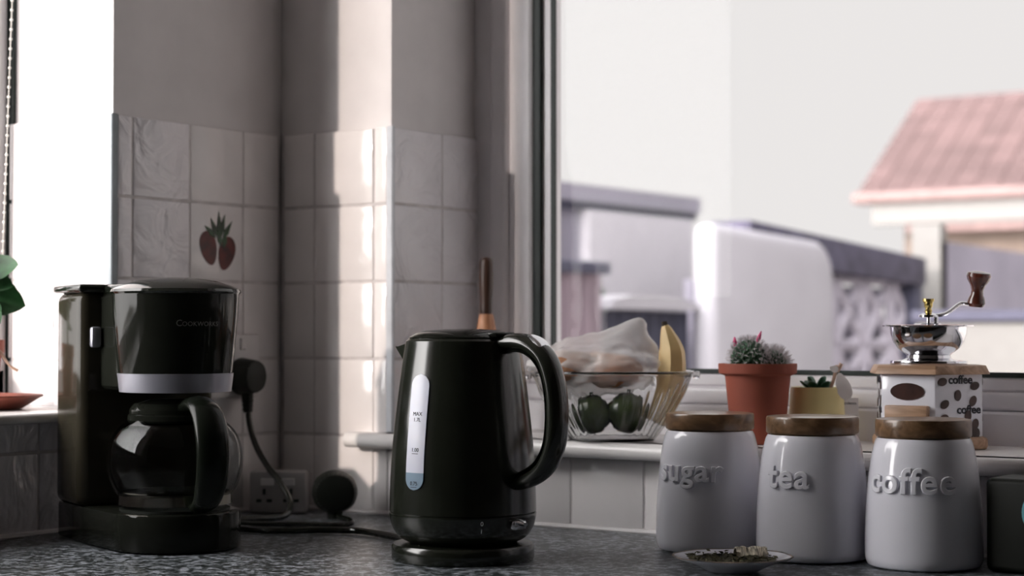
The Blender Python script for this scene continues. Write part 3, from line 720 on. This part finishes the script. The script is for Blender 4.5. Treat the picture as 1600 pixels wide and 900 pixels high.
# ------------------------------------------------------------------ glass fruit bowl and what is in it
BX, BY = .530, .022
gmod = lambda r, z, a: r*(1+((.028*abs(math.cos(18*a))-.012)*min(1, max(0, (z-.006)/.02))*min(1, max(0, (.072-z)/.012)) if z < .072 else 0))
outer = bez([(.050, .0), (.054, .002), (.0640, .016), (.0770, .036), (.0880, .056), (.0965, .074), (.1000, .082)], 4)
inn = [(r-.0042, z+.004) for r, z in outer if r > .052][::-1]
Bw = thing('glass_bowl', 'clear cut-glass fruit bowl standing on the window sill behind the kettle', 'bowl', (BX, BY, ZS))
m = MB(); m.lathe([(0, 0)] + outer + [(.1015, .0825), (.1022, .0845), (.1010, .0862), (.0985, .0865), (.0962, .0848)] + [(r, z) for r, z in inn if z < .082] + [(0, .006)], seg=156, mod=gmod); m.obj('bowl_body', M_glass, Bw, ang=60)
for k in (0, 2):
    a = ar+math.pi*k/2; m = MB(); m.box((.1045*math.cos(a), .1045*math.sin(a), .0805), (.008, .018, .010), a, .002, 2); m.obj('lug', M_glass, Bw)
def in_bowl(u, f, z): return Vector((BX, BY, ZS))+rv*u+fv*f+Vector((0, 0, z))
for u, f, z, s, a, lab in ((-.022, -.030, .034, (.025, .023, .024), .3, 'dark green fruit in the glass bowl, next to the kettle handle'), (.022, -.026, .036, (.026, .023, .025), 1.2, 'dark green fruit in the glass bowl, on the banana side')):
    m = MB(); m.ball((0, 0, 0), s, Matrix.Rotation(a, 3, 'Z'), 3, .05, 1.2, a); m.tube([(0, 0, s[2]*.95), (.001, 0, s[2]*1.12)], .002, 8)
    o = m.obj('green_fruit', M_fruit, None, in_bowl(u, f, z)); tag(o, lab, 'fruit', 'green fruit in the glass bowl')
Bn = thing('banana', 'yellow banana standing tip up in the glass bowl', 'banana', in_bowl(.072, -.004, .024))
bp_ = [rv*-.018+Vector((0, 0, .0)), rv*-.006+Vector((0, 0, .025)), rv*.001+Vector((0, 0, .055)), rv*.002+Vector((0, 0, .085)), rv*-.003+Vector((0, 0, .107)), rv*-.006+Vector((0, 0, .118))]
m = MB(); m.tube(bp_, [.011, .0165, .0185, .0165, .0095, .0042], 7, sub=5); m.obj('skin', M_banana, Bn, ang=22)
m = MB(); m.tube([bp_[-1]-Vector((0, 0, .001)), bp_[-1]+Vector((0, 0, .005))-rv*.001], [.0042, .0036], 8); m.obj('tip', M_banana_end, Bn)
Bb = thing('bread_bag', 'clear plastic bag of brown bread rolls lying in the glass bowl', 'bag', in_bowl(-.020, .004, .060))
for u, f, z, s in ((-.034, -.018, .030, (.042, .036, .022)), (.020, -.014, .026, (.040, .034, .021)), (-.004, .026, .030, (.042, .03, .020))):
    m = MB(); m.ball(rv*u+fv*f+Vector((0, 0, z)), s, Matrix.Rotation(u*9, 3, 'Z'), 3, .14, 1.8, u*50); m.obj('bread_roll', M_bread, Bb)
m = MB(); t = bmesh.new(); bmesh.ops.create_icosphere(t, subdivisions=5, radius=1)
for v in t.verts:
    d = v.co.copy(); k = 1+.13*mnoise.fractal(d*2.0+Vector((3, 1, 4)), 1, 2, 4)+.05*mnoise.noise(d*6)
    peak = max(0, d.dot((rv*.42+Vector((0, 0, .9))).normalized()))**14
    v.co = rv*(d.dot(rv)*.081*k+peak*.020)+fv*(d.dot(fv)*.058*k)+Vector((0, 0, d.z*.036*k+.030+peak*.030))
m.add(t); m.obj('plastic_bag', M_film, Bb, ang=60)

# ------------------------------------------------------------------ brush in the window corner
Bs = thing('wooden_brush', 'dark wooden handled brush standing in the window corner behind the kettle', 'brush', (.292, .085, ZS))
m = MB(); m.lathe([(0, .0), (.020, 0), (.022, .02), (.020, .07), (.018, .085), (0, .085)], seg=24); m.obj('bristles', M_bristle, Bs)
m = MB(); m.lathe([(0, .082), (.0205, .082), (.0205, .092), (.0165, .118), (.0125, .142), (.0092, .158), (0, .160)], seg=32); o = m.obj('neck', M_ferrule, Bs); o['label'] = 'paler orange-brown wooden neck'
m = MB(); m.lathe(bez([(0, .154), (.0078, .156), (.0082, .175), (.0095, .200), (.0092, .218), (.0088, .228), (.0060, .2335), (0, .235)], 4), seg=32); m.obj('handle', M_brushwood, Bs)

# ------------------------------------------------------------------ sockets, plugs, leads
def plug(loc, rz, label, tip=False):
    p = thing('power_plug', label, 'plug', loc, rz, 'black mains plugs')
    m = MB()                                                          # local: pins point to -x, lead leaves at -z
    m.prism([(.026*math.sin(a)*(1 if abs(math.sin(a)) < .8 else .95), .026*math.cos(a)-.002) for a in [2*math.pi*i/28 for i in range(28)]], 0, .030, rot=Matrix(((0, 0, 1), (1, 0, 0), (0, 1, 0))), top_scale=.82, bev=.003); m.obj('plug_body', M_blackmatt, p)
    m = MB(); m.tube([(.012, 0, -.024), (.013, 0, -.036), (.014, 0, -.050)], [.0085, .0072, .0058], 14, sub=3)
    for k in range(3): m.lathe([(.0072-.0006*k, -.002), (.0082-.0006*k, 0), (.0072-.0006*k, .002)], (.0130, 0, -.034-.006*k), 14)
    m.obj('strain_relief', M_blackmatt, p)
    return p
Sk = thing('wall_socket', 'white wall socket on the tiles behind the coffee machine', 'socket', (.002, -.112, W+.198))
m = MB(); m.box((.005, 0, 0), (.010, .112, .086), None, .003, 2); m.obj('face_plate', M_plate, Sk)
for sy in (-.022, .022): m = MB(); m.box((.0105, sy, .030), (.004, .010, .016), None, .001); m.obj('rocker_switch', M_plate, Sk)
plug((.0125, -.094, W+.186), 0, 'black plug in the wall socket above the lead')
Eb = thing('extension_socket', 'white extension socket block on the worktop in the corner', 'extension socket', (.052, -.060, W), R_(35))
m = MB(); m.box((0, 0, .029), (.076, .034, .056), None, .004, 2); m.obj('block', mat('shaded_socket_plastic', (.30, .29, .29), .4), Eb)  # white plastic greyed, the shade beside the plug put into its colour
for sx in (-.014, .014): m = MB(); m.box((sx, -.0165, .043), (.018, .003, .010), None, .001); m.obj('rocker_switch', M_plate, Eb)
m = MB()
for sx in (-.018, .018):
    m.box((sx, -.0168, .030), (.004, .002, .008)); m.box((sx-.007, -.0168, .018), (.007, .002, .004)); m.box((sx+.007, -.0168, .018), (.007, .002, .004))
m.obj('pin_slots', M_gasket, Eb)
P2 = plug((.150, -.060, W+.036), R_(-48), 'round black plug resting on the worktop beside the kettle')
P2.scale = (1.15, 1.25, 1.12)
def cable(name, pts, r, label):
    m = MB(); m.tube(pts, r, 10, sub=6); o = m.obj(name, M_blacksat); tag(o, label, 'cable'); return o
cable('power_lead', [(.0265, -.094, W+.136), (.030, -.093, W+.115), (.042, -.094, W+.090), (.066, -.099, W+.066), (.095, -.105, W+.045), (.118, -.112, W+.022), (.125, -.130, W+.006), (.110, -.170, W+.0045), (.085, -.235, W+.0045), (.072, -.300, W+.0045)], .0042, 'black lead hanging from the wall plug down to the worktop')
cable('power_lead', [(.483, -.300, W+.010), (.440, -.262, W+.0055), (.380, -.228, W+.0045), (.312, -.206, W+.0045), (.268, -.224, W+.0045), (.225, -.262, W+.0045), (.172, -.268, W+.0045), (.120, -.290, W+.0045)], .0042, 'black lead running along the worktop from kettle to coffee machine')
cable('power_lead', [(.166, -.075, W+.006), (.190, -.094, W+.0045), (.226, -.118, W+.0045), (.250, -.150, W+.0045), (.232, -.180, W+.0045), (.200, -.190, W+.0045), (.160, -.215, W+.0045), (.120, -.235, W+.0045)], .0036, 'thin black lead looping from the plug on the worktop')

# ------------------------------------------------------------------ black appliance by the coffee jar
Ap = thing('black_appliance', 'low black appliance with a pale blue ring beside the coffee jar', 'appliance', (1.172, -.072, W))
m = MB(); m.box((0, 0, .0480), (.23, .070, .095), None, .006, 3); m.obj('housing', M_blackmatt, Ap)
m = MB(); m.lathe([(.0235, -.0015), (.0260, -.0015), (.0260, .0015), (.0235, .0015)], (-.050, -.0355, .062), 40, Matrix.Rotation(R_(90), 3, 'X'), close=True); o = m.obj('ring', M_blue, Ap); o['label'] = 'pale blue ring on the front'

# ------------------------------------------------------------------ plant on the other window sill
ZL = W+LSILL
Pp = thing('potted_plant', 'green scallop-leaved plant in a small terracotta pot on the sill by the blind chain', 'potted plant', (-.113, -.433, ZL+.0065))
m = MB(); m.lathe([(0, 0), (.024, 0), (.030, .062), (.0335, .063), (.0340, .080), (.031, .080), (.029, .066), (0, .066)], seg=40); m.obj('pot', M_terra, Pp)
m = MB(); m.lathe([(0, .0715), (.0295, .070)], seg=24); m.obj('soil', M_soil, Pp)
m = MB(); m.tube([(0, 0, .068), (.004, .004, .10), (0, .002, .15), (.004, 0, .19)], [.004, .004, .0035, .002], 8, sub=3); m.obj('stem', M_leaf, Pp)
RV = Vector((.819, .574, 0)); FV = Vector((-.574, .819, 0))
def scallop_leaf(c, az, L, w, droop, tiltn, name='leaf'):
    t = bmesh.new(); NU, NV = 14, 10; g = []
    for i in range(NU+1):
        u = i/NU; hw = w*math.sin(math.pi*min(1, .08+u*.92))**.75*(1+.09*abs(math.sin(u*math.pi*5)))
        row = []
        for j in range(NV+1):
            v_ = -1+2*j/NV
            row.append(t.verts.new((u*L, v_*hw, -droop*u*u*L+.18*hw*v_*v_)))
        g.append(row)
    for A, B in zip(g, g[1:]):
        for j in range(NV): t.faces.new((A[j], A[j+1], B[j+1], B[j]))
    bmesh.ops.solidify(t, geom=t.faces[:], thickness=.0012)
    q = MB(); q.add(t); o = q.obj(name, M_leaf, Pp, c); o.rotation_euler = (tiltn, 0, az); return o
azr = math.atan2(RV.y, RV.x)
for (z, az, L, w, dr, tn) in ((.165, azr+.05, .050, .020, -.25, .9), (.150, azr-.35, .046, .018, .15, .8), (.132, azr-.15, .054, .026, .35, 1.0), (.125, azr+1.6, .05, .022, .2, .2), (.14, azr+2.6, .05, .022, .2, .4), (.155, azr-1.7, .045, .02, .1, .5), (.175, azr+3.4, .04, .018, -.1, .5), (.115, azr-1.0, .045, .02, .45, .7)):
    scallop_leaf((.002, .002, z), az, L, w, dr, tn)
m = MB(); b_ = RV*.028-FV*.01; m.tube([b_+Vector((0, 0, .070)), b_+RV*.006+Vector((0, 0, .062)), b_+RV*.016+Vector((0, 0, .048)), b_+RV*.026+Vector((0, 0, .042))], [.0012, .0022, .0014, .002], 8, sub=3); m.obj('dry_flower_stalk', M_stick, Pp)
m = MB(); m.lathe([(0, 0), (.048, 0), (.055, .004), (.072, .0145), (.0765, .0165), (.0755, .0185), (.070, .0168), (.052, .0065), (0, .006)], seg=56); o = m.obj('plant_saucer', M_terrad, None, (-.108, -.431, ZL)); tag(o, 'dark terracotta saucer under the plant pot on the sill', 'saucer')

# blind chain: one loop of beads on a cord
m = MB()
def strand(p_, q_, nb):
    p_, q_ = Vector(p_), Vector(q_); m.tube([p_, q_], .0007, 6)
    for i in range(nb):
        t_ = (i+.5)/nb; m.ball(p_.lerp(q_, t_), (.0023,)*3, None, 1)
top1, bot1 = (-.1245, -.364, W+.86), (-.1505, -.364, W+.292)
top2, bot2 = (-.149, -.366, W+.86), (-.170, -.366, W+.292)
strand(top1, bot1, 46); strand(top2, bot2, 46)
arc = [Vector(bot1), Vector((-.153, -.364, W+.268)), Vector((-.160, -.365, W+.258)), Vector((-.167, -.366, W+.268)), Vector(bot2)]
m.tube(arc, .0007, 6, sub=4)
for p_ in arc[1:-1]: m.ball(p_, (.0023,)*3, None, 1)
for p_, q_ in ((top1, bot1), (top2, bot2)):
    d = (Vector(p_)-Vector(q_)).normalized(); k = (W+WTOP-.012-p_[2])/d.z; strand(p_, Vector(p_)+d*k, int(k/.0122))
tag(m.obj('blind_chain', M_bead), 'white bead chain of a blind hanging in the window above the plant', 'chain')

# ------------------------------------------------------------------ outside
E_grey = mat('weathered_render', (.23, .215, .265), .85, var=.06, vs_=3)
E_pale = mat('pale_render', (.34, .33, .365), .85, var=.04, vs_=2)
E_reflect = mat('pane_reflection_tone', (.50, .48, .52), .7, var=.03)  # tone of a pale reflection in the window pane
E_dark = mat('dark_trim', (.05, .05, .08), .7)
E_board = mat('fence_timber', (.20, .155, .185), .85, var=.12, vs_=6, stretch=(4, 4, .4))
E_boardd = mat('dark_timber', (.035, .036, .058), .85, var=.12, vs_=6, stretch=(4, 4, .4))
E_cop = mat('dark_coping', (.055, .050, .080), .8, var=.2, vs_=14)
E_block = mat('screen_block', (.36, .335, .39), .9, var=.06, vs_=9)
E_roof = mat('red_roof_tile', (.112, .073, .073), .8, var=.16, vs_=5)
_nt = E_roof.node_tree; _oi = _nt.nodes.new('ShaderNodeObjectInfo'); _ramp = [x for x in _nt.nodes if x.type == 'VALTORGB'][0]
_mx = _nt.nodes.new('ShaderNodeMix'); _mx.data_type = 'FLOAT'; _mx.inputs['Factor'].default_value = .22
_nt.links.new(_ramp.inputs[0].links[0].from_socket, _mx.inputs['A']); _nt.links.new(_oi.outputs['Random'], _mx.inputs['B']); _nt.links.new(_mx.outputs['Result'], _ramp.inputs[0])
E_roofpale = mat('faded_roof_edge', (.19, .13, .125), .8, var=.1)
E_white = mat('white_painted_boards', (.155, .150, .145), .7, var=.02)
E_brick = mat('buff_brick', (.140, .108, .090), .9, var=.06, vs_=6)
E_ground = mat('garden_paving', (.42, .39, .37), .9, var=.12, vs_=3)
E_hedge = mat('hedge_leaves', (.05, .10, .06), .8, var=.4, vs_=8)
m = MB(); m.b2((-14, -14, -.25), (14, 40, -.15)); m.b2((-.3, -3.6, -.15), (3.2, .27, -.105)); struct(m.obj('trim_4', E_ground))
FX = -1.6
# outbuilding behind the fence
Ob = thing('outbuilding', 'flat-roofed pale grey outbuilding seen through the window beside its frame', 'outbuilding', (FX-.3, 3.0, -.15))
def ob(x0, y0, z0, x1, y1, z1, mm, name, bev=0): q = MB(); q.b2((x0-FX+.3, y0-3.0, z0+.15), (x1-FX+.3, y1-3.0, z1+.15), bev); return q.obj(name, mm, Ob)
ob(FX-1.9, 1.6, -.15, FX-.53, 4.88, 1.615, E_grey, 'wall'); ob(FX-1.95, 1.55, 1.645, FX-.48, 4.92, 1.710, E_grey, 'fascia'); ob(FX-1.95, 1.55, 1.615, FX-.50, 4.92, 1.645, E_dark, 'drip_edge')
ob(FX-.53, 4.06, .4, FX-.485, 4.86, 1.615, E_reflect, 'reflection_panel')  # added panel painted as the pale reflection seen in the pane
# close-boarded fence
Fe = thing('garden_fence', 'board fence with a dark top rail below the grey outbuilding wall', 'fence', (FX, 2.4, -.15))
for k in range(9):
    y = 2.36+.118*k; q = MB(); q.b2((-.012, y-2.4-.052, .02), (.012, y-2.4+.052, 1.505), .003); q.obj('fence_board', E_board, Fe)
q = MB(); q.b2((-.05, -.15, 1.490), (.03, .99, 1.530), .004); q.obj('top_rail', E_dark, Fe)
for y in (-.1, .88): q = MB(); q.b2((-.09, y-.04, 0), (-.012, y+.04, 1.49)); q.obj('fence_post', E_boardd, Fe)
# dark shed with a pale roof
Sh = thing('bin_store', 'low dark timber store with a pale curved roof in the garden', 'shed', (FX+.02, 3.76, -.15))
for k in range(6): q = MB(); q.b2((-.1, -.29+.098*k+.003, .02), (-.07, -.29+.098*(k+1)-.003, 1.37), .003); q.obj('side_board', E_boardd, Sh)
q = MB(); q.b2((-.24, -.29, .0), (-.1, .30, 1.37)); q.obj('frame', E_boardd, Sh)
q = MB(); q.prism([(-.32, 1.375), (.32, 1.375), (.32, 1.39), (.20, 1.412), (.0, 1.428), (-.18, 1.425), (-.30, 1.405)], -.25, -.02, rot=Matrix(((0, 0, 1), (1, 0, 0), (0, 1, 0)))); q.obj('roof', E_pale, Sh)
q = MB()
rnd = random.Random(11)
for k in range(700):
    d = Vector((rnd.gauss(0, 1), rnd.gauss(0, 1), rnd.gauss(0, 1))).normalized(); r = rnd.random()**.4
    p_ = Vector((d.x*.085*r, d.y*.24*r, .88+d.z*.70*r)); e = Vector((rnd.uniform(-1, 1), rnd.uniform(-1, 1), rnd.uniform(-1, 1))).normalized()*.03; f_ = e.orthogonal()*.5
    q.quad(p_-e, p_+f_, p_+e, p_-f_)
Hd = thing('garden_shrub', 'dark leafy shrub rising behind the pale curved roof', 'shrub', (FX-.35, 3.78, -.15))
q.obj('foliage', E_hedge, Hd); q = MB(); q.tube([(0, 0, 0), (.01, 0, .4), (0, .02, .9)], [.02, .016, .01], 8); q.obj('trunk', E_boardd, Hd)
# pale boundary wall with a rounded end
def wallpoly(y0, y1, z1, rad):
    P_ = [(y0, 0), (y1, 0), (y1, z1-rad)] + [(y1-rad+rad*math.cos(a), z1-rad+rad*math.sin(a)) for a in [R_(90*i/8) for i in range(1, 9)]] + [(y0, z1+.03)]
    return P_
Pw = thing('rendered_wall', 'pale rendered garden wall with a rounded top end next to the patterned blocks', 'garden wall', (FX+.04, 4.05, -.15))
q = MB(); q.prism(wallpoly(0, 1.04, 1.67, .16), -.08, .02, rot=Matrix(((0, 0, 1), (1, 0, 0), (0, 1, 0))), bev=.045, seg=4); q.obj('wall_face', E_pale, Pw)
# screen-block wall with dark coping
Sw = thing('screen_block_wall', 'garden wall of patterned screen blocks under a dark coping', 'garden wall', (FX-.06, 4.42, -.15))
def screen_block():
    q = MB(); s = .30; h = s/2
    for a, b in (((-h, -h), (h, -h)), ((h, -h), (h, h)), ((h, h), (-h, h)), ((-h, h), (-h, -h))):
        q.tube([(0, a[0]*.93, a[1]*.93), (0, b[0]*.93, b[1]*.93)], .022, 4)
    for sy in (-1, 1):
        for sz in (-1, 1):
            q.tube([(0, sy*h*.9, sz*h*.9), (0, sy*.03, sz*.03)], .024, 6)
            q.tube([(0, sy*h*.42, sz*h*.92), (0, sy*h*.92, sz*h*.30)], .016, 6)
    q.ball((0, 0, 0), (.03, .045, .045), None, 1)
    return q
first = None
for r in range(5):
    for c in range(6):
        if first is None: first = screen_block().obj('screen_block', E_block, Sw); o = first
        else: o = bpy.data.objects.new('screen_block', first.data); COL.objects.link(o); o.parent = Sw
        o.location = (0, .13+.302*c, .225+.29*r)
q = MB(); q.prism([(-.02, 1.575), (1.70, 1.510), (1.70, 1.635), (-.02, 1.725)], -.09, .09, rot=Matrix(((0, 0, 1), (1, 0, 0), (0, 1, 0))), bev=.008); q.obj('coping', E_cop, Sw)
q = MB(); q.b2((-.07, 1.62, 0), (.07, 1.70, 1.6)); q.obj('end_pier', E_dark, Sw)
q = MB(); q.b2((-.16, -.1, 0), (-.12, 1.65, 1.50)); q.obj('backing_panel', E_grey, Sw)
# low white wall and the shaded wall behind it
Lw = thing('low_wall', 'low white garden wall with a dark top edge behind the grinder', 'garden wall', (-.95, 4.55, -.15))
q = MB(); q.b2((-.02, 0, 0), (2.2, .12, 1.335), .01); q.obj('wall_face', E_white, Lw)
q = MB(); q.b2((-.03, -.02, 1.335), (2.2, .14, 1.375), .004); q.obj('coping', E_dark, Lw)
Gw = thing('garage_wall', 'pale shaded side wall of a garage below the red roofed house', 'garage', (-1.57, 6.3, -.15))
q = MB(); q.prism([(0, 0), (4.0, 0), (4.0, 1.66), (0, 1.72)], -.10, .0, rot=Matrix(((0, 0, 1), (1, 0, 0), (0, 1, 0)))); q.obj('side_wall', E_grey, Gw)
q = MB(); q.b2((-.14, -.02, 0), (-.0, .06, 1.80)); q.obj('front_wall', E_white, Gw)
# house with the red roof
Hs = thing('neighbour_house', 'bungalow with a red tiled roof and white fascia beyond the garden wall', 'house', (-5.0, 13.0, -.15))
X0, Xn = -.04, 6.0
eY, eZ, rY, rZ = 0.0, 2.49, 1.362, 3.47
q = MB(); q.prism([(.35, 0), (2.4, 0), (2.4, 2.45), (1.40, 3.35), (.35, 2.45)], .25, Xn, rot=Matrix(((0, 0, 1), (1, 0, 0), (0, 1, 0)))); q.obj('wall', E_brick, Hs)
q = MB(); q.b2((.10, -.02, 2.22), (Xn, .05, 2.46), .01); q.obj('fascia', E_white, Hs)
q = MB(); q.tube([(X0, -.06, 2.455), (Xn, -.06, 2.455)], .05, 10); q.obj('gutter', E_roofpale, Hs)
q = MB(); q.b2((.40, .02, 2.16), (Xn, .36, 2.22)); q.obj('soffit', E_roofpale, Hs)
q = MB(); q.prism([(eY, eZ-.03), (rY, rZ-.03), (2.75, 2.47), (2.75, 2.42), (rY, rZ-.09), (eY, eZ-.09)], X0+.02, Xn, rot=Matrix(((0, 0, 1), (1, 0, 0), (0, 1, 0)))); q.obj('roof_deck', E_roofpale, Hs)
NR = 11; sl_ = math.atan2(rZ-eZ, rY-eY); Ls = math.hypot(rZ-eZ, rY-eY)
first = None
for r in range(NR):
    for c in range(18):
        if first is None:
            q = MB(); q.box((.105, .085, 0), (.203, .175, .030), None, .005, 1); first = q.obj('roof_tile', E_roof, Hs); o = first
        else: o = bpy.data.objects.new('roof_tile', first.data); COL.objects.link(o); o.parent = Hs
        d = Ls*r/NR; o.location = (X0+.21*c, eY+math.cos(sl_)*d-.03, eZ+math.sin(sl_)*d)
        o.rotation_euler = (sl_-R_(10), 0, 0)
